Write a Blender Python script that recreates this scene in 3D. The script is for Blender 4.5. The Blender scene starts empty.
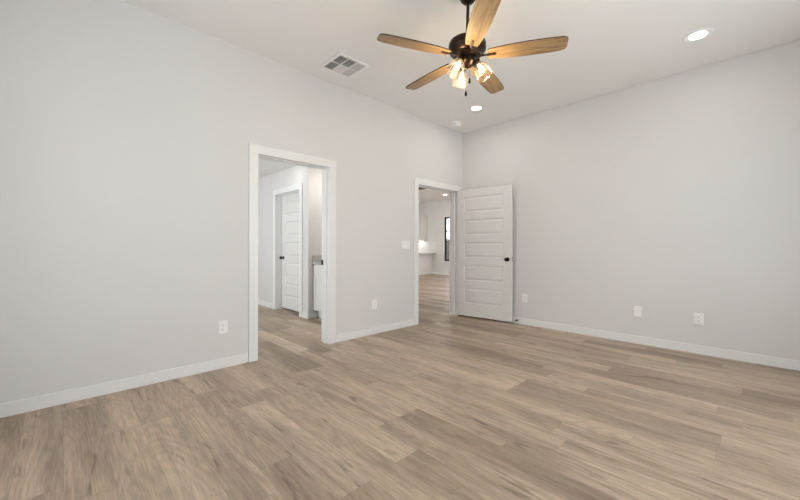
import bpy, bmesh, math, random
from mathutils import Vector, Matrix

random.seed(4)
S = bpy.context.scene
COL = S.collection
PI = math.pi
R = math.radians

# ------------------------------------------------------------------ camera
CAM_AZ = 45.7
cam_data = bpy.data.cameras.new('camera')
cam_data.sensor_width = 36.0
cam_data.lens = 348.0 / 800.0 * 36.0
cam_data.shift_y = -2.5 / 800.0
cam_data.clip_start = 0.02
cam = bpy.data.objects.new('camera', cam_data)
cam.location = (0, 0, 1.125)
cam.rotation_euler = (PI / 2, R(-0.12), R(CAM_AZ - 90))
COL.objects.link(cam)
S.camera = cam

# ------------------------------------------------------------------ exposure and world
S.view_settings.view_transform = 'Standard'
S.view_settings.look = 'None'
S.view_settings.exposure = -0.10
S.view_settings.gamma = 1.0
S.view_settings.use_curve_mapping = False

world = bpy.data.worlds.new('overcast_sky')
S.world = world
world.use_nodes = True
wn = world.node_tree.nodes
wn['Background'].inputs[0].default_value = (0.94, 0.965, 1.0, 1)
wn['Background'].inputs[1].default_value = 4.5

# room dimensions (metres); x runs along the left wall, y runs along the right wall
XR, YL, H = 4.864, 3.471, 3.05
X0, Y0 = -0.75, -0.95          # walls behind the camera
TH = 0.14
YB = YL + TH                   # back face of the left wall
OP1 = (1.405, 2.232)           # openings in the left wall
OP2 = (3.752, 4.708)
OPH = 2.052
XB = 2.788                     # wall of the hall seen through the first opening
HB = 2.475
YA = 4.921                     # side of the vanity alcove
XA = 3.44                      # back of the vanity alcove
XK, YK = 11.257, 13.0          # far corner of the kitchen


def area(name, loc, rot, sx, sy, power, color=(1, 1, 1), disk=False):
    l = bpy.data.lights.new(name, 'AREA')
    l.shape = 'DISK' if disk else 'RECTANGLE'
    l.size = sx
    if not disk:
        l.size_y = sy
    l.energy = power
    l.color = color
    o = bpy.data.objects.new(name, l)
    o.location = loc
    o.rotation_euler = rot
    COL.objects.link(o)
    return o


# daylight coming in through the windows behind the camera
WIN_NEAR = (0.35, 3.95, 0.45, 2.50)    # x0, x1, z0, z1 in the near wall (y = Y0)
WIN_REAR = (1.55, 2.65, 0.75, 2.45)    # y0, y1, z0, z1 in the rear wall (x = X0)
DAY = (0.93, 0.97, 1.0)
area('near_window_daylight', ((WIN_NEAR[0] + WIN_NEAR[1]) / 2, Y0 - 0.12, 1.45), (R(90), 0, 0), 3.0, 1.9, 6, DAY)
area('rear_window_daylight', (X0 - 0.12, (WIN_REAR[0] + WIN_REAR[1]) / 2, 1.45), (R(90), 0, R(-90)), 1.1, 1.6, 3, DAY)
# fill lamps added to brighten the hall and the kitchen
area('hall_fill_light', (-0.72, 5.6, 1.55), (R(90), 0, R(-90)), 2.0, 1.4, 56, DAY)
area('kitchen_fill_light', (8.0, YB + 0.06, 1.5), (R(90), 0, 0), 3.0, 1.6, 90, (1, 0.97, 0.94))  # added panel inside the kitchen, before a wall without windows

# ------------------------------------------------------------------ helpers
def tag(o, label=None, cat=None, group=None, kind=None):
    if label: o['label'] = label
    if cat: o['category'] = cat
    if group: o['group'] = group
    if kind: o['kind'] = kind
    return o


def empty(name, loc=(0, 0, 0), rot=(0, 0, 0)):
    o = bpy.data.objects.new(name, None)
    o.empty_display_size = 0.1
    o.location = loc
    o.rotation_euler = rot
    COL.objects.link(o)
    return o


def obj(name, bm, mat, parent=None, bevel=0, smooth=False, seg=2):
    bmesh.ops.recalc_face_normals(bm, faces=bm.faces)
    me = bpy.data.meshes.new(name)
    bm.to_mesh(me)
    bm.free()
    me.materials.append(mat)
    o = bpy.data.objects.new(name, me)
    COL.objects.link(o)
    if parent is not None:
        o.parent = parent
    if smooth:
        for p in me.polygons:
            p.use_smooth = True
        me.set_sharp_from_angle(angle=R(40))
    if bevel:
        b = o.modifiers.new('bevel', 'BEVEL')
        b.width = bevel
        b.segments = seg
        b.limit_method = 'ANGLE'
        b.angle_limit = R(40)
    return o


def box(bm, x0, x1, y0, y1, z0, z1):
    v = [bm.verts.new((x, y, z)) for x in (x0, x1) for y in (y0, y1) for z in (z0, z1)]
    for f in ((0, 1, 3, 2), (4, 6, 7, 5), (0, 4, 5, 1), (2, 3, 7, 6), (0, 2, 6, 4), (1, 5, 7, 3)):
        bm.faces.new([v[i] for i in f])
    return v


def boxes(*bs):
    bm = bmesh.new()
    for b in bs:
        box(bm, *b)
    return bm


def frame_of(axis):
    a = Vector(axis).normalized()
    t = Vector((0, 0, 1)) if abs(a.z) < 0.9 else Vector((1, 0, 0))
    u = a.cross(t).normalized()
    w = a.cross(u).normalized()
    return a, u, w


def lathe(bm, prof, origin=(0, 0, 0), axis=(0, 0, 1), n=32, cap=True):
    """prof: list of (radius, distance along axis)"""
    a, u, w = frame_of(axis)
    o = Vector(origin)
    rings = []
    for r, h in prof:
        if r < 1e-6:
            rings.append([bm.verts.new(o + a * h)])
        else:
            rings.append([bm.verts.new(o + a * h + (u * math.cos(2 * PI * k / n) + w * math.sin(2 * PI * k / n)) * r) for k in range(n)])
    for A, B in zip(rings, rings[1:]):
        for k in range(n):
            k2 = (k + 1) % n
            if len(A) == 1 and len(B) == 1:
                continue
            if len(A) == 1:
                bm.faces.new([A[0], B[k], B[k2]])
            elif len(B) == 1:
                bm.faces.new([A[k], B[0], A[k2]])
            else:
                bm.faces.new([A[k], B[k], B[k2], A[k2]])
    if cap:
        for ring in (rings[0], rings[-1]):
            if len(ring) > 1:
                bm.faces.new(ring)
    return bm


def tube(bm, pts, r, n=10):
    for p, q in zip(pts, pts[1:]):
        p, q = Vector(p), Vector(q)
        lathe(bm, [(r, 0), (r, (q - p).length)], p, q - p, n)
    return bm


def wall_x(name, xs, y0, y1, z1, openings, mat, label):
    """wall whose length runs along x, with rectangular openings (x0, x1, z0, z1)"""
    return wall_any(name, 'x', xs[0], xs[1], y0, y1, z1, openings, mat, label)


def wall_y(name, ys, x0, x1, z1, openings, mat, label):
    return wall_any(name, 'y', ys[0], ys[1], x0, x1, z1, openings, mat, label)


def wall_any(name, ax, a0, a1, t0, t1, z1, openings, mat, label):
    bm = bmesh.new()

    def put(u0, u1, z0_, z1_):
        if u1 - u0 < 1e-5 or z1_ - z0_ < 1e-5:
            return
        if ax == 'x':
            box(bm, u0, u1, t0, t1, z0_, z1_)
        else:
            box(bm, t0, t1, u0, u1, z0_, z1_)
    cur = a0
    for (u0, u1, zz0, zz1) in sorted(openings):
        put(cur, u0, 0, z1)
        put(u0, u1, 0, zz0)
        put(u0, u1, zz1, z1)
        cur = u1
    put(cur, a1, 0, z1)
    o = obj(name, bm, mat)
    return tag(o, label, 'wall', kind='structure')


# ------------------------------------------------------------------ materials
def new_mat(name, color, rough=0.5, metallic=0.0, spec=0.5, bump=None, vary=None):
    m = bpy.data.materials.new(name)
    m.use_nodes = True
    nt = m.node_tree
    b = nt.nodes['Principled BSDF']
    b.inputs['Base Color'].default_value = (*color, 1)
    b.inputs['Roughness'].default_value = rough
    b.inputs['Metallic'].default_value = metallic
    b.inputs['Specular IOR Level'].default_value = spec
    if bump or vary:
        geo = nt.nodes.new('ShaderNodeNewGeometry')
    if bump:
        scale, strength, dist = bump
        nz = nt.nodes.new('ShaderNodeTexNoise')
        nz.inputs['Scale'].default_value = scale
        nz.inputs['Detail'].default_value = 3
        nt.links.new(geo.outputs['Position'], nz.inputs['Vector'])
        bp = nt.nodes.new('ShaderNodeBump')
        bp.inputs['Strength'].default_value = strength
        bp.inputs['Distance'].default_value = dist
        nt.links.new(nz.outputs['Fac'], bp.inputs['Height'])
        nt.links.new(bp.outputs['Normal'], b.inputs['Normal'])
    if vary:
        scale, amt = vary
        nz = nt.nodes.new('ShaderNodeTexNoise')
        nz.inputs['Scale'].default_value = scale
        nz.inputs['Detail'].default_value = 4
        nt.links.new(geo.outputs['Position'], nz.inputs['Vector'])
        rp = nt.nodes.new('ShaderNodeMapRange')
        rp.inputs['From Min'].default_value = 0.3
        rp.inputs['From Max'].default_value = 0.7
        rp.inputs['To Min'].default_value = 1 - amt
        rp.inputs['To Max'].default_value = 1 + amt
        nt.links.new(nz.outputs['Fac'], rp.inputs['Value'])
        mx = nt.nodes.new('ShaderNodeVectorMath')
        mx.operation = 'SCALE'
        mx.inputs[0].default_value = color
        nt.links.new(rp.outputs[0], mx.inputs['Scale'])
        nt.links.new(mx.outputs[0], b.inputs['Base Color'])
    return m


def emit_mat(name, color, strength):
    m = bpy.data.materials.new(name)
    m.use_nodes = True
    nt = m.node_tree
    nt.nodes.clear()
    e = nt.nodes.new('ShaderNodeEmission')
    e.inputs[0].default_value = (*color, 1)
    e.inputs[1].default_value = strength
    o = nt.nodes.new('ShaderNodeOutputMaterial')
    nt.links.new(e.outputs[0], o.inputs[0])
    return m


def glass_mat(name, tint, glow=0.0, rough=0.06):
    """thin clear glass: see-through, with reflections and a faint milky scatter"""
    m = bpy.data.materials.new(name)
    m.use_nodes = True
    nt = m.node_tree
    nt.nodes.clear()
    tr = nt.nodes.new('ShaderNodeBsdfTransparent')
    tr.inputs[0].default_value = (*tint, 1)
    gl = nt.nodes.new('ShaderNodeBsdfGlossy')
    gl.inputs['Roughness'].default_value = rough
    lw = nt.nodes.new('ShaderNodeLayerWeight')
    lw.inputs['Blend'].default_value = 0.35
    mul = nt.nodes.new('ShaderNodeMath')
    mul.operation = 'MULTIPLY'
    mul.inputs[1].default_value = 0.42
    nt.links.new(lw.outputs['Facing'], mul.inputs[0])
    mix = nt.nodes.new('ShaderNodeMixShader')
    nt.links.new(mul.outputs[0], mix.inputs[0])
    nt.links.new(tr.outputs[0], mix.inputs[1])
    nt.links.new(gl.outputs[0], mix.inputs[2])
    last = mix
    if glow:
        tl = nt.nodes.new('ShaderNodeBsdfTranslucent')
        tl.inputs[0].default_value = (1, 0.97, 0.9, 1)
        mix2 = nt.nodes.new('ShaderNodeMixShader')
        mix2.inputs[0].default_value = glow
        nt.links.new(mix.outputs[0], mix2.inputs[1])
        nt.links.new(tl.outputs[0], mix2.inputs[2])
        last = mix2
    o = nt.nodes.new('ShaderNodeOutputMaterial')
    nt.links.new(last.outputs[0], o.inputs[0])
    return m


def N(nt, typ, **kw):
    n = nt.nodes.new(typ)
    for k, v in kw.items():
        setattr(n, k, v)
    return n


def math_n(nt, op, a, b=None, c=None):
    n = nt.nodes.new('ShaderNodeMath')
    n.operation = op
    for i, v in enumerate((a, b, c)):
        if v is None:
            continue
        if isinstance(v, (int, float)):
            n.inputs[i].default_value = v
        else:
            nt.links.new(v, n.inputs[i])
    return n.outputs[0]


def ramp(nt, fac, stops):
    r = nt.nodes.new('ShaderNodeValToRGB')
    e = r.color_ramp.elements
    while len(e) < len(stops):
        e.new(0.5)
    for el, (p, c) in zip(e, stops):
        el.position = p
        el.color = (*c, 1)
    nt.links.new(fac, r.inputs[0])
    return r.outputs[0]


def plank_floor():
    """oak look vinyl planks running along y"""
    PW, PL, PH = 0.1775, 1.22, 0.7225
    m = bpy.data.materials.new('oak_plank_flooring')
    m.use_nodes = True
    nt = m.node_tree
    L = nt.links
    b = nt.nodes['Principled BSDF']
    geo = N(nt, 'ShaderNodeNewGeometry')
    sep = N(nt, 'ShaderNodeSeparateXYZ')
    L.new(geo.outputs['Position'], sep.inputs[0])
    u = math_n(nt, 'DIVIDE', math_n(nt, 'SUBTRACT', sep.outputs[0], PH), PW)
    col = math_n(nt, 'FLOOR', u)
    fu = math_n(nt, 'FRACT', u)
    wnc = N(nt, 'ShaderNodeTexWhiteNoise', noise_dimensions='1D')
    L.new(math_n(nt, 'MULTIPLY_ADD', col, 1.37, 5.1), wnc.inputs['W'])
    v = math_n(nt, 'ADD', math_n(nt, 'DIVIDE', sep.outputs[1], PL), math_n(nt, 'MULTIPLY', wnc.outputs['Value'], 7.0))
    row = math_n(nt, 'FLOOR', v)
    fv = math_n(nt, 'FRACT', v)
    cmb = N(nt, 'ShaderNodeCombineXYZ')
    L.new(col, cmb.inputs[0])
    L.new(row, cmb.inputs[1])
    wnp = N(nt, 'ShaderNodeTexWhiteNoise', noise_dimensions='3D')
    L.new(cmb.outputs[0], wnp.inputs['Vector'])
    sepr = N(nt, 'ShaderNodeSeparateColor')
    L.new(wnp.outputs['Color'], sepr.inputs[0])
    r1, r2, r3 = sepr.outputs[0], sepr.outputs[1], sepr.outputs[2]
    # grain coordinates, shifted for every plank
    gx = math_n(nt, 'ADD', sep.outputs[0], math_n(nt, 'MULTIPLY', r2, 37.0))
    gy = math_n(nt, 'ADD', sep.outputs[1], math_n(nt, 'MULTIPLY', r3, 53.0))
    gc = N(nt, 'ShaderNodeCombineXYZ')
    L.new(gx, gc.inputs[0]); L.new(gy, gc.inputs[1]); L.new(r1, gc.inputs[2])

    def mapped(sx, sy):
        mp = N(nt, 'ShaderNodeMapping')
        mp.inputs['Scale'].default_value = (sx, sy, 1)
        L.new(gc.outputs[0], mp.inputs[0])
        return mp.outputs[0]

    def noise(vec, scale, detail=4, rough=0.55, dist=0.0):
        nz = N(nt, 'ShaderNodeTexNoise')
        nz.inputs['Scale'].default_value = scale
        nz.inputs['Detail'].default_value = detail
        nz.inputs['Roughness'].default_value = rough
        nz.inputs['Distortion'].default_value = dist
        L.new(vec, nz.inputs['Vector'])
        return nz.outputs['Fac']
    drift = noise(mapped(3.0, 0.55), 1.0, 2, 0.5, 0.6)        # slow change of tone along a board
    broad = noise(mapped(8, 0.9), 1.0, 3, 0.55, 0.8)          # wide light and dark bands along the board
    fine = noise(mapped(110, 8.0), 1.0, 3, 0.7)               # fine fibres
    streak = noise(mapped(34, 1.1), 1.0, 5, 0.65, 0.4)        # mineral streaks
    contour = noise(mapped(3.4, 0.42), 1.0, 1, 0.4, 0.35)     # cathedral grain: contour lines of a stretched noise
    cath = math_n(nt, 'MULTIPLY_ADD', math_n(nt, 'SINE', math_n(nt, 'MULTIPLY', contour, 150.0)), 0.5, 0.5)
    knotn = noise(mapped(20, 2.4), 1.0, 3, 0.6, 1.0)
    base = ramp(nt, r1, [(0.0, FLOOR_C[0]), (0.28, FLOOR_C[1]), (0.7, FLOOR_C[2]), (1.0, FLOOR_C[3])])

    def darken(colr, fac, lo, hi, amt):
        mr = N(nt, 'ShaderNodeMapRange')
        mr.inputs['From Min'].default_value = lo
        mr.inputs['From Max'].default_value = hi
        mr.inputs['To Min'].default_value = 1 - amt
        mr.inputs['To Max'].default_value = 1
        L.new(fac, mr.inputs['Value'])
        sc = N(nt, 'ShaderNodeVectorMath', operation='SCALE')
        L.new(colr, sc.inputs[0]); L.new(mr.outputs[0], sc.inputs['Scale'])
        return sc.outputs[0]
    c = darken(base, drift, 0.36, 0.60, 0.26)
    c = darken(c, broad, 0.36, 0.58, 0.22)
    c = darken(c, streak, 0.38, 0.55, 0.17)
    c = darken(c, fine, 0.34, 0.62, 0.24)
    c = darken(c, cath, 0.0, 0.7, 0.11)
    c = darken(c, knotn, 0.31, 0.385, 0.40)
    # seams between boards
    e1 = math_n(nt, 'MINIMUM', fu, math_n(nt, 'SUBTRACT', 1.0, fu))
    e2 = math_n(nt, 'MINIMUM', fv, math_n(nt, 'SUBTRACT', 1.0, fv))
    seam = math_n(nt, 'MINIMUM', math_n(nt, 'MULTIPLY', e1, PW), math_n(nt, 'MULTIPLY', e2, PL))
    c = darken(c, seam, 0.0003, 0.0016, 0.30)
    L.new(c, b.inputs['Base Color'])
    rr = N(nt, 'ShaderNodeMapRange')
    rr.inputs['To Min'].default_value = 0.36
    rr.inputs['To Max'].default_value = 0.50
    L.new(streak, rr.inputs['Value'])
    L.new(rr.outputs[0], b.inputs['Roughness'])
    b.inputs['Specular IOR Level'].default_value = 0.45
    bp = N(nt, 'ShaderNodeBump')
    bp.inputs['Strength'].default_value = 0.12
    bp.inputs['Distance'].default_value = 0.002
    L.new(fine, bp.inputs['Height'])
    L.new(bp.outputs[0], b.inputs['Normal'])
    return m


def blade_wood():
    m = bpy.data.materials.new('light_oak_blade')
    m.use_nodes = True
    nt = m.node_tree
    L = nt.links
    b = nt.nodes['Principled BSDF']
    tc = N(nt, 'ShaderNodeTexCoord')
    mp = N(nt, 'ShaderNodeMapping')
    mp.inputs['Scale'].default_value = (3.0, 38.0, 10)
    L.new(tc.outputs['Object'], mp.inputs[0])
    nz = N(nt, 'ShaderNodeTexNoise')
    nz.inputs['Scale'].default_value = 1.6
    nz.inputs['Detail'].default_value = 5
    nz.inputs['Distortion'].default_value = 0.5
    L.new(mp.outputs[0], nz.inputs['Vector'])
    c = ramp(nt, nz.outputs['Fac'], [(0.28, (0.16, 0.095, 0.045)), (0.5, (0.31, 0.20, 0.10)), (0.72, (0.42, 0.29, 0.155))])
    L.new(c, b.inputs['Base Color'])
    b.inputs['Roughness'].default_value = 0.45
    return m


FLOOR_C = [(0.41, 0.312, 0.226), (0.58, 0.447, 0.327), (0.655, 0.51, 0.376), (0.745, 0.588, 0.440)]
M_WALL = new_mat('warm_white_wall_paint', (0.72, 0.71, 0.695), 0.62, spec=0.35, bump=(140, 0.10, 0.002), vary=(1.3, 0.012))
M_CEIL = new_mat('flat_ceiling_paint', (0.90, 0.89, 0.875), 0.85, spec=0.2, bump=(90, 0.10, 0.002), vary=(1.0, 0.012))
M_TRIM = new_mat('white_semi_gloss_trim', (0.83, 0.83, 0.82), 0.34, spec=0.5, bump=(40, 0.02, 0.001))
M_DOOR = new_mat('white_door_paint', (0.77, 0.765, 0.745), 0.42, spec=0.5, bump=(300, 0.05, 0.0008))
M_PLATE = new_mat('white_plastic_plate', (0.90, 0.90, 0.885), 0.30, vary=(60, 0.01))
M_SLOT = new_mat('dark_slot_plastic', (0.06, 0.06, 0.06), 0.6, vary=(60, 0.05))
M_BLACK = new_mat('matte_black_metal', (0.012, 0.012, 0.012), 0.42, metallic=0.6, vary=(80, 0.1))
M_FOB = new_mat('black_wood_fob', (0.006, 0.006, 0.006), 0.7, spec=0.15, vary=(80, 0.1))
M_CHROME = new_mat('satin_nickel', (0.75, 0.74, 0.72), 0.3, metallic=1.0, vary=(80, 0.05))
M_BRONZE = new_mat('dark_bronze_metal', (0.040, 0.027, 0.020), 0.33, metallic=0.85, vary=(30, 0.15))
M_BLADE = blade_wood()
M_EDGE = new_mat('dark_blade_edge', (0.035, 0.022, 0.014), 0.5, vary=(50, 0.1))
M_DUCT = new_mat('dark_duct_interior', (0.05, 0.05, 0.05), 0.8, vary=(40, 0.1))
M_SLAT = new_mat('white_enamel_slats', (0.74, 0.73, 0.71), 0.45, vary=(50, 0.01))
M_COUNTER = new_mat('grey_speckled_stone', (0.50, 0.48, 0.46), 0.25, vary=(220, 0.16))
M_TILE = new_mat('white_backsplash_tile', (0.80, 0.79, 0.77), 0.2, vary=(6, 0.02))
M_CAB = new_mat('white_cabinet_paint', (0.80, 0.80, 0.79), 0.4, vary=(20, 0.01))
M_KITCAB = new_mat('warm_white_cabinet_paint', (0.74, 0.72, 0.69), 0.4, vary=(20, 0.01))
M_FLOOR = plank_floor()
M_STRIP = new_mat('dark_soffit_strip', (0.09, 0.08, 0.07), 0.6, vary=(12, 0.2))
M_LENS = emit_mat('recessed_light_lens', (1, 0.965, 0.91), 14)
M_BULB = emit_mat('warm_bulb_filament', (1, 0.84, 0.58), 8)
M_LED = emit_mat('under_cabinet_led', (1, 0.95, 0.88), 4)
M_SHADE = glass_mat('clear_seeded_glass', (0.985, 0.965, 0.93), 0.015, 0.12)
M_PANE = glass_mat('window_glass', (0.96, 0.97, 0.97))
M_FENCE = new_mat('weathered_fence_wood', (0.075, 0.062, 0.050), 0.8, vary=(9, 0.2))

# ------------------------------------------------------------------ structure
FX0, FX1, FY0, FY1 = X0 - 0.2, XK + 0.15, Y0 - 0.2, YK + 0.15
tag(obj('floor', boxes((FX0, FX1, FY0, FY1, -0.12, 0.0)), M_FLOOR), 'light oak plank floor running through all the rooms', 'floor', kind='structure')
tag(obj('ceiling', boxes((X0 - TH, XR + TH, Y0 - TH, YB, H, H + 0.12)), M_CEIL), 'flat warm white ceiling above the empty room with the fan', 'ceiling', kind='structure')

wall_x('wall_left', (X0 - TH, XR), YL, YB, H, [(OP1[0] - 0.02, OP1[1] + 0.02, 0, OPH + 0.02), (OP2[0] - 0.02, OP2[1] + 0.02, 0, OPH + 0.02)],
       M_WALL, 'long off-white wall on the left with two cased doorways')
wall_y('wall_right', (Y0 - TH, YB), XR, XR + TH, H, [], M_WALL, 'plain off-white wall on the right behind the open door')
wall_x('wall_near', (X0, XR), Y0 - TH, Y0, H, [WIN_NEAR], M_WALL, 'off-white wall behind the camera with a wide window')
wall_y('wall_rear', (Y0, YL), X0 - TH, X0, H, [WIN_REAR], M_WALL, 'off-white wall behind the camera with a square window')


def window_unit(name, label, origin, rotz, w, z0, z1, frame_mat, muntin=(), fw=0.045):
    """frame in the local x-z plane, y into the wall"""
    root = empty(name, origin, (0, 0, rotz))
    tag(root, label, 'window', kind='structure')
    f = fw
    obj('window_frame', boxes((0, w, 0.05, 0.10, z0, z0 + f), (0, w, 0.05, 0.10, z1 - f, z1), (0, f, 0.05, 0.10, z0 + f, z1 - f), (w - f, w, 0.05, 0.10, z0 + f, z1 - f)), frame_mat, root, 0.003)
    for zz in muntin:
        obj('window_rail', boxes((f, w - f, 0.055, 0.095, zz - 0.022, zz + 0.022)), frame_mat, root, 0.003)
    obj('window_pane', boxes((f * 0.8, w - f * 0.8, 0.072, 0.078, z0 + f * 0.8, z1 - f * 0.8)), M_PANE, root)
    obj('window_sill', boxes((-0.03, w + 0.03, -0.03, 0.05, z0 - 0.03, z0)), M_TRIM, root, 0.004)
    return root


window_unit('window_1', 'wide window in the wall behind the camera', (WIN_NEAR[1], Y0, 0), PI, WIN_NEAR[1] - WIN_NEAR[0], WIN_NEAR[2], WIN_NEAR[3], M_BLACK, (1.55,))
window_unit('window_2', 'square window in the rear wall behind the camera', (X0, WIN_REAR[0], 0), PI / 2, WIN_REAR[1] - WIN_REAR[0], WIN_REAR[2], WIN_REAR[3], M_BLACK, (1.55,))

# hall beyond the first doorway
HX0, HY1 = -0.6, 7.6
tag(obj('ceiling_hall', boxes((HX0, XA + 0.1, YB, HY1, HB, HB + 0.1)), M_CEIL), 'lower white ceiling of the hall beyond the left doorway', 'ceiling', kind='structure')
D3 = (5.185, 6.062, 2.068)
wall_y('wall_hall', (YA, HY1), XB, XB + 0.145, HB, [(D3[0] - 0.02, D3[1] + 0.02, 0, D3[2] + 0.02)], M_WALL, 'white hall wall holding the closed door')
wall_x('wall_alcove', (XB + 0.145, XA), YA, YA + 0.1, HB, [], M_WALL, 'side wall of the vanity alcove beyond the left doorway')
wall_y('wall_hall_back', (YB, HY1), XA, XA + 0.1, H, [], M_WALL, 'wall behind the vanity and the hall closet')
wall_x('wall_hall_far', (HX0 - 0.1, XA), HY1, HY1 + 0.1, HB, [], M_WALL, 'plain far end wall of the hall')
wall_y('wall_hall_left', (YB, HY1), HX0 - 0.1, HX0, HB, [(4.6, 6.6, 0.85, 2.25)], M_WALL, 'outer side wall of the hall with an added window')
window_unit('hall_fill_window', 'added unseen window in the outer side wall letting fill light into the hall', (HX0, 4.6, 0), PI / 2, 2.0, 0.85, 2.25, M_BLACK, (1.55,))  # unseen opening, added so that light falls evenly on the hall wall

# great room with the kitchen beyond the second doorway
GX0 = XA + 0.1
tag(obj('ceiling_kitchen', boxes((GX0, XK, YB, YK, H, H + 0.1)), M_CEIL), 'high ceiling of the kitchen beyond the middle doorway', 'ceiling', kind='structure')
tag(obj('ceiling_soffit', boxes((GX0, 7.20, YB, YK, 2.80, H)), M_CEIL), 'dropped soffit inside the middle doorway before the kitchen', 'ceiling', kind='structure')
KW = (7.75, 8.955, 0.57, 2.37)
wall_y('wall_kitchen_far', (YB, YK), XK, XK + TH, H, [KW], M_WALL, 'far kitchen wall with the tall dark framed window')
wall_x('wall_kitchen_side', (GX0, XK), YK, YK + TH, H, [], M_WALL, 'kitchen side wall out of sight beyond the upper cabinet')
wall_x('wall_kitchen_near', (XR + TH, XK), YB - TH, YB, H, [], M_WALL, 'kitchen wall behind the open door side out of sight')
window_unit('window_4', 'tall dark framed kitchen window seen through the middle doorway', (XK, KW[1], 0), -PI / 2, KW[1] - KW[0], KW[2], KW[3], M_BLACK, (1.47, 1.80), 0.07)

# ------------------------------------------------------------------ baseboards
BH, BT = 0.093, 0.014


def base_x(name, x0, x1, yface, into, label):
    y = sorted((yface, yface + into * BT))
    tag(obj(name, boxes((x0, x1, y[0], y[1], 0.0, BH)), M_TRIM, None, 0.004), label, 'baseboard', kind='structure')


def base_y(name, y0, y1, xface, into, label):
    x = sorted((xface, xface + into * BT))
    tag(obj(name, boxes((x[0], x[1], y0, y1, 0.0, BH)), M_TRIM, None, 0.004), label, 'baseboard', kind='structure')


CW, CT = 0.089, 0.017
base_x('baseboard_left', X0, OP1[0] - CW - 0.004, YL, -1, 'white baseboard along the left wall before the first doorway')
base_x('baseboard_left_middle', OP1[1] + CW + 0.004, OP2[0] - CW - 0.004, YL, -1, 'white baseboard along the left wall between the two doorways')
base_y('baseboard_right', Y0, YL, XR, -1, 'white baseboard along the right wall behind the open door')
base_x('baseboard_near', X0, XR, Y0, 1, 'white baseboard under the wide window behind the camera')
base_y('baseboard_rear', Y0, YL, X0, 1, 'white baseboard under the square window behind the camera')
base_y('baseboard_hall', D3[1] + CW + 0.004, HY1, XB, -1, 'white baseboard on the hall wall left of the closed door')
base_y('baseboard_hall_corner', YA - BT, D3[0] - CW - 0.004, XB, -1, 'short white baseboard between the closed hall door and the alcove corner')
base_x('baseboard_alcove', XB, XB + 0.14, YA, -1, 'short white baseboard turning into the vanity alcove')
base_y('baseboard_kitchen_far', YB, 9.57, XK, -1, 'white baseboard under the kitchen window')

# ------------------------------------------------------------------ door casings and jambs
def casing_set(name, label, axis, o0, o1, h, face, back, stop, strike=None):
    """cased opening; axis 'x' means it lies in a wall along x with room face at y=face and back face at y=back"""
    root = empty(name)
    tag(root, label, 'door frame', kind='structure')

    def bx(u0, u1, t0, t1, z0, z1):
        t0, t1 = min(t0, t1), max(t0, t1)
        return (u0, u1, t0, t1, z0, z1) if axis == 'x' else (t0, t1, u0, u1, z0, z1)
    sgn = 1 if back > face else -1
    rv = 0.005
    for fy, out in ((face, -sgn), (back, sgn)):
        obj('side_casing', boxes(bx(o0 - CW - rv + 0.005, o0, fy, fy + out * CT, 0, h)), M_TRIM, root, 0.003)
        obj('side_casing', boxes(bx(o1, o1 + CW, fy, fy + out * CT, 0, h)), M_TRIM, root, 0.003)
        obj('head_casing', boxes(bx(o0 - CW, o1 + CW, fy, fy + out * CT, h, h + CW)), M_TRIM, root, 0.003)
    j = 0.019
    obj('jamb', boxes(bx(o0 - j, o0 + rv * 0, face, back, 0, h)), M_TRIM, root, 0.001)
    obj('jamb', boxes(bx(o1, o1 + j, face, back, 0, h)), M_TRIM, root, 0.001)
    obj('head_jamb', boxes(bx(o0 - j, o1 + j, face, back, h, h + j)), M_TRIM, root, 0.001)
    s0, s1 = stop
    d = 0.011
    obj('door_stop_strip', boxes(bx(o0, o0 + d, s0, s1, 0, h - d)), M_TRIM, root, 0.002)
    obj('door_stop_strip', boxes(bx(o1 - d, o1, s0, s1, 0, h - d)), M_TRIM, root, 0.002)
    obj('door_stop_strip', boxes(bx(o0, o1, s0, s1, h - d, h)), M_TRIM, root, 0.002)
    if strike:
        side, t0, t1, zz = strike
        u = (o1 - 0.003, o1 + 0.0005) if side > 0 else (o0 - 0.0005, o0 + 0.003)
        s = obj('strike_plate', boxes(bx(u[0], u[1], t0, t1, zz - 0.03, zz + 0.03)), M_BLACK, root, 0.001)
        s['label'] = 'matte black strike plate'
    return root


casing_set('trim_1', 'white cased doorway in the left wall opening on the hall', 'x', OP1[0], OP1[1], OPH, YL, YB, (YL + 0.035, YL + 0.092), (1, YB - 0.022, YB + 0.018, 0.945))
casing_set('trim_2', 'white cased doorway beside the corner framing the kitchen', 'x', OP2[0], OP2[1], OPH, YL, YB, (YL + 0.048, YL + 0.098), (-1, YL + 0.0, YL + 0.04, 0.945))
casing_set('trim_3', 'white casing around the closed hall door', 'y', D3[0], D3[1], D3[2], XB, XB + 0.145, (XB + 0.060, XB + 0.106))

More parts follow.
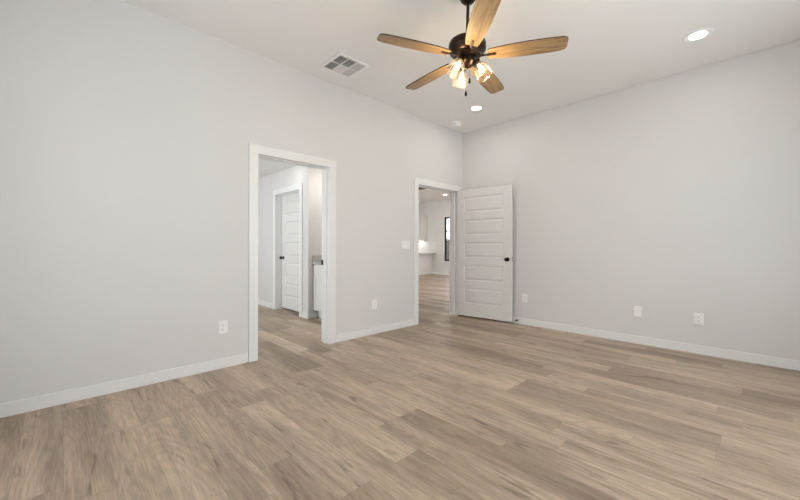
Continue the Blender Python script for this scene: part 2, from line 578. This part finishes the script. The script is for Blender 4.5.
# ------------------------------------------------------------------ five panel doors
def five_panel(w, h, t):
    """slab in local x (width), y (thickness), z (height) with five recessed panels on both faces"""
    bm = bmesh.new()
    st = 0.130
    top, bot, rail = 0.118, 0.208, 0.119
    ph = (h - top - bot - 4 * rail) / 5
    zs = [0, bot]
    for k in range(5):
        zs.append(zs[-1] + ph)
        if k < 4:
            zs.append(zs[-1] + rail)
    zs.append(h)
    xs = [0, st, w - st, w]
    rings = [(0, 0), (0.004, 0.011), (0.020, 0.0125), (0.038, 0.004), (0.043, 0.0035)]
    for y, s in ((0, 1), (t, -1)):
        for i in range(3):
            for k in range(len(zs) - 1):
                x0, x1, z0, z1 = xs[i], xs[i + 1], zs[k], zs[k + 1]
                if i == 1 and k % 2 == 1:
                    prev = None
                    for ins, dep in rings:
                        q = [bm.verts.new((x, y + s * dep, z)) for x, z in ((x0 + ins, z0 + ins), (x1 - ins, z0 + ins), (x1 - ins, z1 - ins), (x0 + ins, z1 - ins))]
                        if prev:
                            for a in range(4):
                                bm.faces.new([prev[a], prev[(a + 1) % 4], q[(a + 1) % 4], q[a]])
                        prev = q
                    bm.faces.new(prev)
                else:
                    bm.faces.new([bm.verts.new((x, y, z)) for x, z in ((x0, z0), (x1, z0), (x1, z1), (x0, z1))])
    for k in range(len(zs) - 1):
        for x in (0, w):
            bm.faces.new([bm.verts.new(p) for p in ((x, 0, zs[k]), (x, t, zs[k]), (x, t, zs[k + 1]), (x, 0, zs[k + 1]))])
    for i in range(3):
        for z in (0, h):
            bm.faces.new([bm.verts.new(p) for p in ((xs[i], 0, z), (xs[i], t, z), (xs[i + 1], t, z), (xs[i + 1], 0, z))])
    bmesh.ops.remove_doubles(bm, verts=bm.verts, dist=1e-5)
    return bm


def knob(parent, x, z, y, out, mat):
    k = obj('door_knob', lathe(bmesh.new(), [(0, 0), (0.032, 0), (0.032, 0.004), (0.029, 0.008), (0.013, 0.010), (0.011, 0.030), (0.016, 0.036), (0.026, 0.044), (0.029, 0.054), (0.026, 0.063), (0.016, 0.068), (0, 0.069)],
                               (x, y, z), (0, out, 0), 24), mat, parent, smooth=True)
    k['label'] = 'matte black round knob'
    return k


DW, DT, DH = 0.93, 0.035, 2.032
d1 = empty('door_1', (4.677, YL - 0.022, 0.026), (0, 0, R(-84.6)))
tag(d1, 'white five panel door standing open against the right wall', 'door', kind='structure')
obj('door_slab', five_panel(DW, DH, DT), M_DOOR, d1, 0.002)
knob(d1, DW - 0.062, 0.925, 0.0, -1, M_BLACK)
knob(d1, DW - 0.062, 0.925, DT, 1, M_BLACK)
lp = obj('latch_plate', boxes((DW - 0.0005, DW + 0.002, DT / 2 - 0.0125, DT / 2 + 0.0125, 0.925 - 0.029, 0.925 + 0.029)), M_BLACK, d1, 0.0005)
obj('latch_bolt', boxes((DW + 0.001, DW + 0.011, DT / 2 - 0.008, DT / 2 + 0.008, 0.925 - 0.011, 0.925 + 0.011)), M_CHROME, lp, 0.002)
for zz in (0.20, 1.02, 1.82):
    obj('hinge', lathe(bmesh.new(), [(0.006, 0), (0.006, 0.089)], (-0.005, DT + 0.004, zz - 0.045), (0, 0, 1), 12), M_BLACK, d1)

d3x = XB + 0.108
d3 = empty('door_2', (d3x, D3[1] - 0.004, 0.030), (0, 0, R(-90)))
tag(d3, 'closed white five panel door in the hall through the left doorway', 'door', kind='structure')
obj('door_slab', five_panel(D3[1] - D3[0] - 0.008, 2.032, 0.035), M_DOOR, d3, 0.002)
knob(d3, 0.062, 0.905, 0.0, -1, M_BLACK)

# spring door stop on the baseboard behind the open door
ds = empty('door_stop', (XR - BT, 2.475, 0.052))
tag(ds, 'small black spring door stop on the baseboard behind the open door', 'door stop')
obj('stop_base', lathe(bmesh.new(), [(0.0125, 0), (0.0125, 0.006), (0.007, 0.009)], (0, 0, 0), (-1, 0, 0), 16), M_BLACK, ds)
bm = bmesh.new()
for k in range(9):
    lathe(bm, [(0.0045, 0), (0.0068, 0.0015), (0.0045, 0.003)], (-0.009 - 0.0032 * k, 0, 0), (-1, 0, 0), 12)
obj('stop_spring', bm, M_BLACK, ds)
obj('stop_tip', lathe(bmesh.new(), [(0.009, 0), (0.0105, 0.004), (0.0095, 0.011), (0, 0.014)], (-0.037, 0, 0), (-1, 0, 0), 16), M_BLACK, ds, smooth=True)

# ------------------------------------------------------------------ wall plates
def plate_root(name, label, cat, loc, wall, group=None):
    """local x to the right along the wall, local -y out of the wall"""
    o = empty(name, loc, (0, 0, 0 if wall == 'left' else -PI / 2))
    return tag(o, label, cat, group)


def rounded_plate(w, h, t):
    bm = bmesh.new()
    v = []
    for (ww, hh, y) in ((w / 2, h / 2, 0), (w / 2, h / 2, -t * 0.5), (w / 2 - 0.004, h / 2 - 0.004, -t)):
        v.append([bm.verts.new((sx * ww, y, sz * hh)) for sx, sz in ((-1, -1), (1, -1), (1, 1), (-1, 1))])
    for A, B in zip(v, v[1:]):
        for k in range(4):
            bm.faces.new([A[k], A[(k + 1) % 4], B[(k + 1) % 4], B[k]])
    bm.faces.new(v[0])
    bm.faces.new(v[-1])
    return bm


def outlet(loc, wall, label):
    r = plate_root('power_outlet', label, 'outlet', loc, wall, 'duplex outlets near the floor')
    t = 0.007
    obj('cover_plate', rounded_plate(0.081, 0.125, t), M_PLATE, r)
    for dz in (0.0195, -0.0195):
        bm = bmesh.new()
        lathe(bm, [(0.0165, 0), (0.0165, 0.003), (0.015, 0.004)], (0, -t + 0.0015, dz), (0, -1, 0), 20)
        s = obj('socket', bm, M_PLATE, r)
        y0, y1 = -t - 0.0032, -t - 0.002
        b2 = boxes((-0.0075, -0.0050, y0, y1, dz - 0.001, dz + 0.0075), (0.0050, 0.0072, y0, y1, dz, dz + 0.0068))
        lathe(b2, [(0.0026, 0), (0.0026, 0.0012)], (0, y1, dz - 0.0075), (0, -1, 0), 10)
        sl = obj('slots', b2, M_SLOT, s)
    obj('screw', lathe(bmesh.new(), [(0.0025, 0), (0.0022, 0.001)], (0, -t, 0), (0, -1, 0), 10), M_PLATE, r)
    return r


outlet((1.086, YL, 0.380), 'left', 'white duplex outlet on the left wall before the first doorway')
outlet((2.925, YL, 0.384), 'left', 'white duplex outlet on the left wall between the two doorways')
outlet((XR, 2.368, 0.388), 'right', 'white duplex outlet on the right wall beside the open door')
outlet((XR, 0.430, 0.370), 'right', 'white duplex outlet on the right wall farthest from the open door')
bp_ = plate_root('blank_cover_plate', 'thick blank white cover plate on the right wall between two outlets', 'wall plate', (XR, 0.974, 0.379), 'right')
obj('cover_plate', boxes((-0.040, 0.040, -0.022, 0, -0.060, 0.060)), M_PLATE, bp_, 0.005)
obj('lip', boxes((-0.028, 0.028, -0.0235, -0.021, 0.030, 0.036)), M_PLATE, bp_, 0.001)
sw = plate_root('light_switch', 'white triple rocker light switch on the wall left of the middle doorway', 'light switch', (3.500, YL, 1.165), 'left')
obj('cover_plate', rounded_plate(0.168, 0.120, 0.007), M_PLATE, sw)
for dx in (-0.046, 0, 0.046):
    bm = bmesh.new()
    v = [(-0.0165, -0.0105, -0.033), (0.0165, -0.0105, -0.033), (0.0165, -0.0065, 0), (-0.0165, -0.0065, 0), (0.0165, -0.0085, 0.033), (-0.0165, -0.0085, 0.033)]
    top = [bm.verts.new((x + dx, y, z)) for x, y, z in v]
    low = [bm.verts.new((x + dx, -0.004, z)) for x, y, z in v]
    bm.faces.new([top[0], top[1], top[2], top[3]])
    bm.faces.new([top[3], top[2], top[4], top[5]])
    lo = [0, 1, 2, 4, 5, 3]
    for a, b_ in zip(lo, lo[1:] + lo[:1]):
        bm.faces.new([top[a], top[b_], low[b_], low[a]])
    obj('rocker', bm, M_PLATE, sw)

# ------------------------------------------------------------------ ceiling fittings
def can_light(loc, label, group, power, color=(1, 0.93, 0.83), lens=M_LENS, r=0.110):
    o = empty('recessed_light', loc)
    tag(o, label, 'ceiling light', group)
    obj('trim_ring', lathe(bmesh.new(), [(r * 0.57, -0.003), (r * 0.62, -0.006), (r * 0.90, -0.010), (r, -0.002), (r, 0.0)], (0, 0, 0), (0, 0, 1), 40, cap=False), M_PLATE, o, smooth=True)
    obj('lens', lathe(bmesh.new(), [(0, -0.004), (r * 0.59, -0.004), (r * 0.59, -0.001), (0, -0.001)], (0, 0, 0), (0, 0, 1), 40, cap=False), lens, o)
    if power:
        a = area('recessed_light_beam', (0, 0, -0.012), (0, 0, 0), r * 1.3, 0, power, color, True)
        a.parent = o
    return o


can_light((4.121, 0.373, H), 'lit round recessed ceiling light at the upper right near the right wall', 'recessed ceiling lights', 1.5)
can_light((4.104, 2.704, H), 'lit round recessed ceiling light below the fan near the corner', 'recessed ceiling lights', 4)
can_light((9.997, 7.905, H), 'small lit recessed light on the kitchen ceiling through the middle doorway', 'recessed ceiling lights', 12)
M_LENS2 = emit_mat('dim_recessed_light_lens', (1, 0.98, 0.95), 1.2)
can_light((2.30, 5.17, HB), 'left one of two recessed lights on the hall ceiling under the doorway head', 'recessed ceiling lights', 0.8, (1, 0.98, 0.95), M_LENS2, 0.08)
can_light((2.52, 5.22, HB), 'right one of two recessed lights on the hall ceiling under the doorway head', 'recessed ceiling lights', 0.8, (1, 0.98, 0.95), M_LENS2, 0.08)

can_light((3.1, 4.35, HB), 'added unseen recessed light on the alcove ceiling brightening the vanity', 'recessed ceiling lights', 8, (1, 0.93, 0.86))  # fill lamp added out of view to lift the alcove
sd = empty('smoke_detector', (4.375, 3.225, H))
tag(sd, 'small round white smoke detector on the ceiling by the corner', 'smoke detector')
obj('mounting_base', lathe(bmesh.new(), [(0, 0), (0.070, 0), (0.070, -0.012), (0.066, -0.016), (0, -0.016)], (0, 0, 0), (0, 0, 1), 32, False), M_PLATE, sd, smooth=True)
obj('detector_body', lathe(bmesh.new(), [(0.048, -0.016), (0.046, -0.024), (0.054, -0.026), (0.056, -0.040), (0.050, -0.052), (0.030, -0.059), (0, -0.060)], (0, 0, 0), (0, 0, 1), 32, False), M_PLATE, sd, smooth=True)

# square register with six louvre sections
vx0, vx1, vy0, vy1 = 1.965, 2.335, 2.865, 3.238
vent = empty('ceiling_vent', ((vx0 + vx1) / 2, (vy0 + vy1) / 2, H))
tag(vent, 'square white ceiling vent with six louvre sections left of the fan', 'vent')
vw, vl = (vx1 - vx0) / 2, (vy1 - vy0) / 2
obj('backing', boxes((-vw + 0.01, vw - 0.01, -vl + 0.01, vl - 0.01, -0.002, 0)), M_DUCT, vent)
fr = 0.030
cb = 0.011
zt, zb = 0.0, -0.014
bm = boxes((-vw, vw, -vl, -vl + fr, zb, zt), (-vw, vw, vl - fr, vl, zb, zt), (-vw, -vw + fr, -vl + fr, vl - fr, zb, zt), (vw - fr, vw, -vl + fr, vl - fr, zb, zt))
cx = [-vw + fr + (2 * vw - 2 * fr) * k / 3 for k in range(4)]
cy = [-vl + fr, 0, vl - fr]
for k in (1, 2):
    box(bm, cx[k] - cb / 2, cx[k] + cb / 2, -vl + fr, vl - fr, zb + 0.002, zt)
box(bm, -vw + fr, vw - fr, -cb / 2, cb / 2, zb + 0.002, zt)
obj('frame', bm, M_PLATE, vent, 0.002)
# direction the louvres of each section throw the air: dark ones face away, pale ones face the camera
kinds = {(0, 0): 'open', (1, 0): 'open', (2, 0): 'half', (0, 1): 'open', (1, 1): 'shut', (2, 1): 'half'}
for (i, j), kd in kinds.items():
    x0, x1 = cx[i] + cb / 2, cx[i + 1] - cb / 2
    y0, y1 = cy[j] + cb / 2, cy[j + 1] - cb / 2
    bm = bmesh.new()
    if kd == 'half':        # slats along y leaning along x
        n = 9
        for k in range(n):
            xc = x0 + (x1 - x0) * (k + 0.5) / n
            a = R(52)
            dx, dz = 0.0058 * math.cos(a), 0.0058 * math.sin(a)
            q = [bm.verts.new(p) for p in ((xc - dx, y0, -0.008 + dz), (xc + dx, y0, -0.008 - dz), (xc + dx, y1, -0.008 - dz), (xc - dx, y1, -0.008 + dz))]
            bm.faces.new(q)
    else:
        n = 11
        a = R(60) if kd == 'open' else R(-28)
        for k in range(n):
            yc = y0 + (y1 - y0) * (k + 0.5) / n
            ln = 0.0050 if kd == 'open' else 0.0085
            dy, dz = ln * math.cos(a), ln * math.sin(a)
            q = [bm.verts.new(p) for p in ((x0, yc - dy, -0.008 - dz), (x1, yc - dy, -0.008 - dz), (x1, yc + dy, -0.008 + dz), (x0, yc + dy, -0.008 + dz))]
            bm.faces.new(q)
    sl = obj('louvre_section', bm, M_SLAT, vent)
    so = sl.modifiers.new('thick', 'SOLIDIFY')
    so.thickness = 0.0009

# ------------------------------------------------------------------ ceiling fan
FAN = (2.1765, 1.5065)
fan = empty('ceiling_fan', (FAN[0], FAN[1], H))
fan.rotation_mode = 'QUATERNION'
fan.rotation_quaternion = Matrix.Rotation(R(1.0), 3, Vector((math.cos(R(CAM_AZ)), math.sin(R(CAM_AZ)), 0))).to_quaternion()
tag(fan, 'five blade ceiling fan of light oak with dark bronze motor and three lit glass shades', 'ceiling fan')
obj('canopy', lathe(bmesh.new(), [(0.070, 0), (0.069, -0.030), (0.063, -0.058), (0.053, -0.080), (0.035, -0.097), (0.016, -0.103)], n=36), M_BRONZE, fan, smooth=True)
obj('downrod', lathe(bmesh.new(), [(0.0115, -0.10), (0.0115, -0.345), (0.024, -0.350), (0.026, -0.372)], n=20), M_BRONZE, fan, smooth=True)
obj('motor_housing', lathe(bmesh.new(), [(0.026, -0.366), (0.070, -0.372), (0.112, -0.384), (0.132, -0.398), (0.138, -0.412), (0.138, -0.452), (0.128, -0.470), (0.104, -0.486), (0.100, -0.500), (0.060, -0.512), (0.0, -0.512)], n=48), M_BRONZE, fan, smooth=True)
lk = obj('light_kit', lathe(bmesh.new(), [(0.058, -0.508), (0.062, -0.520), (0.062, -0.548), (0.050, -0.562), (0.026, -0.575), (0.010, -0.590), (0, -0.592)], n=36), M_BRONZE, fan, smooth=True)
# blades
BZ = -0.499
PITCH = R(-10)
edge = [(0.150, 0.044), (0.20, 0.054), (0.27, 0.063), (0.35, 0.068), (0.44, 0.071), (0.53, 0.070), (0.60, 0.068), (0.650, 0.064), (0.670, 0.058), (0.681, 0.049), (0.686, 0.034)]
for k in range(5):
    ang = 5.214 + k * 2 * PI / 5
    bm = bmesh.new()
    outline = [(x, -w) for x, w in edge] + [(x, w) for x, w in reversed(edge)]
    lo = [bm.verts.new((x, y, -0.004)) for x, y in outline]
    hi = [bm.verts.new((x, y, 0.004)) for x, y in outline]
    bm.faces.new(lo[::-1])
    bm.faces.new(hi)
    sides = []
    for a in range(len(lo)):
        b_ = (a + 1) % len(lo)
        sides.append(bm.faces.new([lo[a], lo[b_], hi[b_], hi[a]]))
    for f in sides:
        f.material_index = 1
    bl = obj('blade', bm, M_BLADE, fan)
    bl.data.materials.append(M_EDGE)
    bl.location = (0, 0, BZ)
    bl.rotation_euler = (PITCH, 0, ang)
    bb = bmesh.new()
    # bracket under the blade: flat arm with a rounded pad and three screws
    arm = [(0.085, -0.011), (0.135, -0.008), (0.160, -0.012), (0.205, -0.010), (0.213, 0.0), (0.205, 0.010), (0.160, 0.012), (0.135, 0.008), (0.085, 0.011)]
    l2 = [bb.verts.new((x, y, -0.0095)) for x, y in arm]
    h2 = [bb.verts.new((x, y, -0.0042)) for x, y in arm]
    bb.faces.new(l2[::-1])
    bb.faces.new(h2)
    for a in range(len(arm)):
        b_ = (a + 1) % len(arm)
        bb.faces.new([l2[a], l2[b_], h2[b_], h2[a]])
    for sx in (0.165, 0.198):
        lathe(bb, [(0.004, -0.0095), (0.003, -0.0115)], (sx, 0, 0), (0, 0, 1), 10)
    br = obj('blade_bracket', bb, M_BRONZE, bl, 0.001)
# lights
view_az = R(CAM_AZ)
for th in (-18, 102, 222):
    az = view_az - PI / 2 + R(th)
    out = Vector((math.cos(az), math.sin(az), 0))
    ax = (out * math.sin(R(30)) + Vector((0, 0, -1)) * math.cos(R(30))).normalized()
    neck = out * 0.075 + Vector((0, 0, -0.552))
    arm0 = out * 0.035 + Vector((0, 0, -0.540))
    sk = bmesh.new()
    tube(sk, [arm0, neck - ax * 0.012], 0.010, 14)
    lathe(sk, [(0.012, -0.020), (0.023, -0.014), (0.025, 0.0), (0.024, 0.018), (0.014, 0.022)], neck, ax, 24)
    so = obj('lamp_socket', sk, M_BRONZE, lk, smooth=True)
    sh = bmesh.new()
    prof = [(0.0245, 0.006), (0.026, 0.016), (0.040, 0.032), (0.050, 0.052), (0.056, 0.078), (0.060, 0.104), (0.063, 0.128)]
    lathe(sh, prof + [(r_ - 0.0022, d_) for r_, d_ in reversed(prof)], neck, ax, 36, cap=False)
    shade = obj('lamp_shade', sh, M_SHADE, fan, smooth=True)
    shade['label'] = 'clear bell shaped glass shade'
    bu = lathe(bmesh.new(), [(0, 0.020), (0.010, 0.022), (0.010, 0.034), (0.016, 0.052), (0.0185, 0.068), (0.016, 0.084), (0.009, 0.093), (0, 0.095)], neck, ax, 20, cap=False)
    bulb = obj('bulb', bu, M_BULB, shade, smooth=True)
    pl = bpy.data.lights.new('fan_bulb_light', 'POINT')
    pl.energy = 4.5
    pl.color = (1, 0.74, 0.42)
    pl.shadow_soft_size = 0.03
    po = bpy.data.objects.new('fan_bulb_light', pl)
    po.parent = fan
    po.location = neck + ax * 0.128
    COL.objects.link(po)
# pull chains
fwd = Vector((math.cos(view_az), math.sin(view_az), 0))
rgt = Vector((math.cos(view_az - PI / 2), math.sin(view_az - PI / 2), 0))
for off, zend in ((rgt * 0.013 - fwd * 0.052, -0.680), (rgt * 0.003 + fwd * 0.030, -0.738)):
    ch = bmesh.new()
    ztop = -0.555
    n = int((ztop - zend) / 0.006)
    for k in range(n):
        z = ztop - k * 0.006
        lathe(ch, [(0, 0.0024), (0.002, 0.0014), (0.002, -0.0014), (0, -0.0024)], off + Vector((0, 0, z)), (0, 0, 1), 6, cap=False)
    lathe(ch, [(0.0006, ztop), (0.0006, zend)], off, (0, 0, 1), 5)
    c_ = obj('pull_chain', ch, M_BRONZE, fan)
    obj('pull_fob', lathe(bmesh.new(), [(0, 0), (0.004, -0.002), (0.0075, -0.016), (0.0095, -0.030), (0.008, -0.040), (0, -0.043)], off + Vector((0, 0, zend)), (0, 0, 1), 16, cap=False), M_FOB, c_, smooth=True)

# ------------------------------------------------------------------ vanity in the alcove beyond the first doorway
VX, VY0, VY1 = 2.871, 3.90, YA - 0.012
van = empty('vanity_cabinet', (VX, VY1, 0))
tag(van, 'white shaker vanity cabinet in the alcove through the left doorway', 'cabinet')
vl_ = VY0 - VY1
VD = XA - VX - 0.004
obj('body', boxes((0.020, VD, vl_, 0, 0.125, 0.858), (0.085, VD, vl_ + 0.005, -0.005, 0.0, 0.125)), M_CAB, van, 0.002)


def shaker(name, parent, ya, yb, z0, z1, mat, x=0.0, t=0.019):
    f = 0.052
    bm = boxes((x, x + t, ya, yb, z0, z0 + f), (x, x + t, ya, yb, z1 - f, z1), (x, x + t, ya, ya + f, z0 + f, z1 - f), (x, x + t, yb - f, yb, z0 + f, z1 - f),
               (x + 0.009, x + t, ya + f, yb - f, z0 + f, z1 - f))
    return obj(name, bm, mat, parent, 0.0015)


for k in range(2):
    yb = -0.010 - k * 0.500
    ya = yb - 0.490
    shaker('drawer', van, ya, yb, 0.700, 0.848, M_CAB)
    shaker('door', van, ya, yb, 0.135, 0.685, M_CAB)
ctop = empty('vanity_countertop', (VX - 0.020, VY1, 0.860))
tag(ctop, 'grey stone countertop with side splash on the vanity cabinet', 'countertop')
obj('slab', boxes((0, XA - VX + 0.016, vl_ - 0.01, 0.008, 0, 0.030)), M_COUNTER, ctop, 0.003)
obj('side_splash', boxes((0.005, XA - VX + 0.016, -0.012, 0.008, 0.030, 0.135)), M_COUNTER, ctop, 0.003)

# ------------------------------------------------------------------ kitchen seen through the second doorway
KY0, KY1 = 9.88, 12.2
uc = empty('upper_cabinet', (XK - 0.001, KY0, 1.405))
tag(uc, 'white wall cabinet on the far kitchen wall through the middle doorway', 'cabinet')
UW = KY1 - KY0
obj('body', boxes((-0.31, 0, 0, UW, 0, 1.06)), M_KITCAB, uc, 0.002)
for k in range(5):
    y0 = UW * k / 5 + 0.003
    y1 = UW * (k + 1) / 5 - 0.003
    f = 0.055
    bm = boxes((-0.33, -0.311, y0, y1, 0.004, f), (-0.33, -0.311, y0, y1, 1.055 - f, 1.055), (-0.33, -0.311, y0, y0 + f, f, 1.055 - f), (-0.33, -0.311, y1 - f, y1, f, 1.055 - f),
               (-0.321, -0.311, y0 + f, y1 - f, f, 1.055 - f))
    obj('door', bm, M_KITCAB, uc, 0.001)
led = obj('under_cabinet_lamp', boxes((-0.20, -0.17, 0.03, UW - 0.03, -0.015, -0.0)), M_LED, uc)
al = area('under_cabinet_light', (-0.18, UW / 2, -0.02), (0, 0, 0), 0.03, UW - 0.1, 5, (1, 0.94, 0.86))
al.parent = uc
KP0 = 8.9                       # left end of the peninsula, hidden behind the door casing
kc = obj('kitchen_countertop', boxes((KP0, XK - 0.002, 9.367, 10.25, 0.868, 0.905), (XK - 0.65, XK - 0.002, 10.25, KY1, 0.868, 0.905)), M_COUNTER, None, 0.003)
tag(kc, 'grey kitchen countertop overhanging the white peninsula through the middle doorway', 'countertop')
bs = obj('kitchen_backsplash', boxes((XK - 0.012, XK - 0.001, 9.372, KY1, 0.905, 1.390)), M_TILE)
tag(bs, 'white tile backsplash above the kitchen countertop', 'backsplash')
kb = empty('kitchen_peninsula', (KP0, 9.58, 0))
tag(kb, 'white peninsula cabinet under the kitchen countertop through the middle doorway', 'cabinet')
obj('body', boxes((0, XK - 0.002 - KP0, 0, 0.62, 0.0, 0.868)), M_KITCAB, kb, 0.002)
obj('base_trim', boxes((0, XK - 0.016 - KP0, -0.012, 0, 0.0, 0.09)), M_KITCAB, kb, 0.002)
tag(obj('trim_4', boxes((6.25, 7.18, YB, YK, 2.735, 2.80)), M_STRIP), 'dark strip set below the soffit, glimpsed under the head of the middle doorway', 'beam', kind='structure')  # plain dark grey-brown strip hung below the soffit

# garden outside the kitchen window
fe = empty('garden_fence', (XK + 3.0, 11.3, 0))
tag(fe, 'weathered board fence outside the kitchen window', 'fence')
for k in range(24):
    obj('board', boxes((0, 0.02, -1.8 + 0.15 * k, -1.8 + 0.15 * k + 0.144, 0, 1.52)), M_FENCE, fe)
gd = tag(obj('ground', boxes((XK + TH + 0.02, XK + 8, 2, 15, -0.2, -0.05)), new_mat('dry_lawn', (0.22, 0.20, 0.12), 0.9, vary=(3, 0.2))), 'dry lawn outside the kitchen window', 'ground', kind='structure')
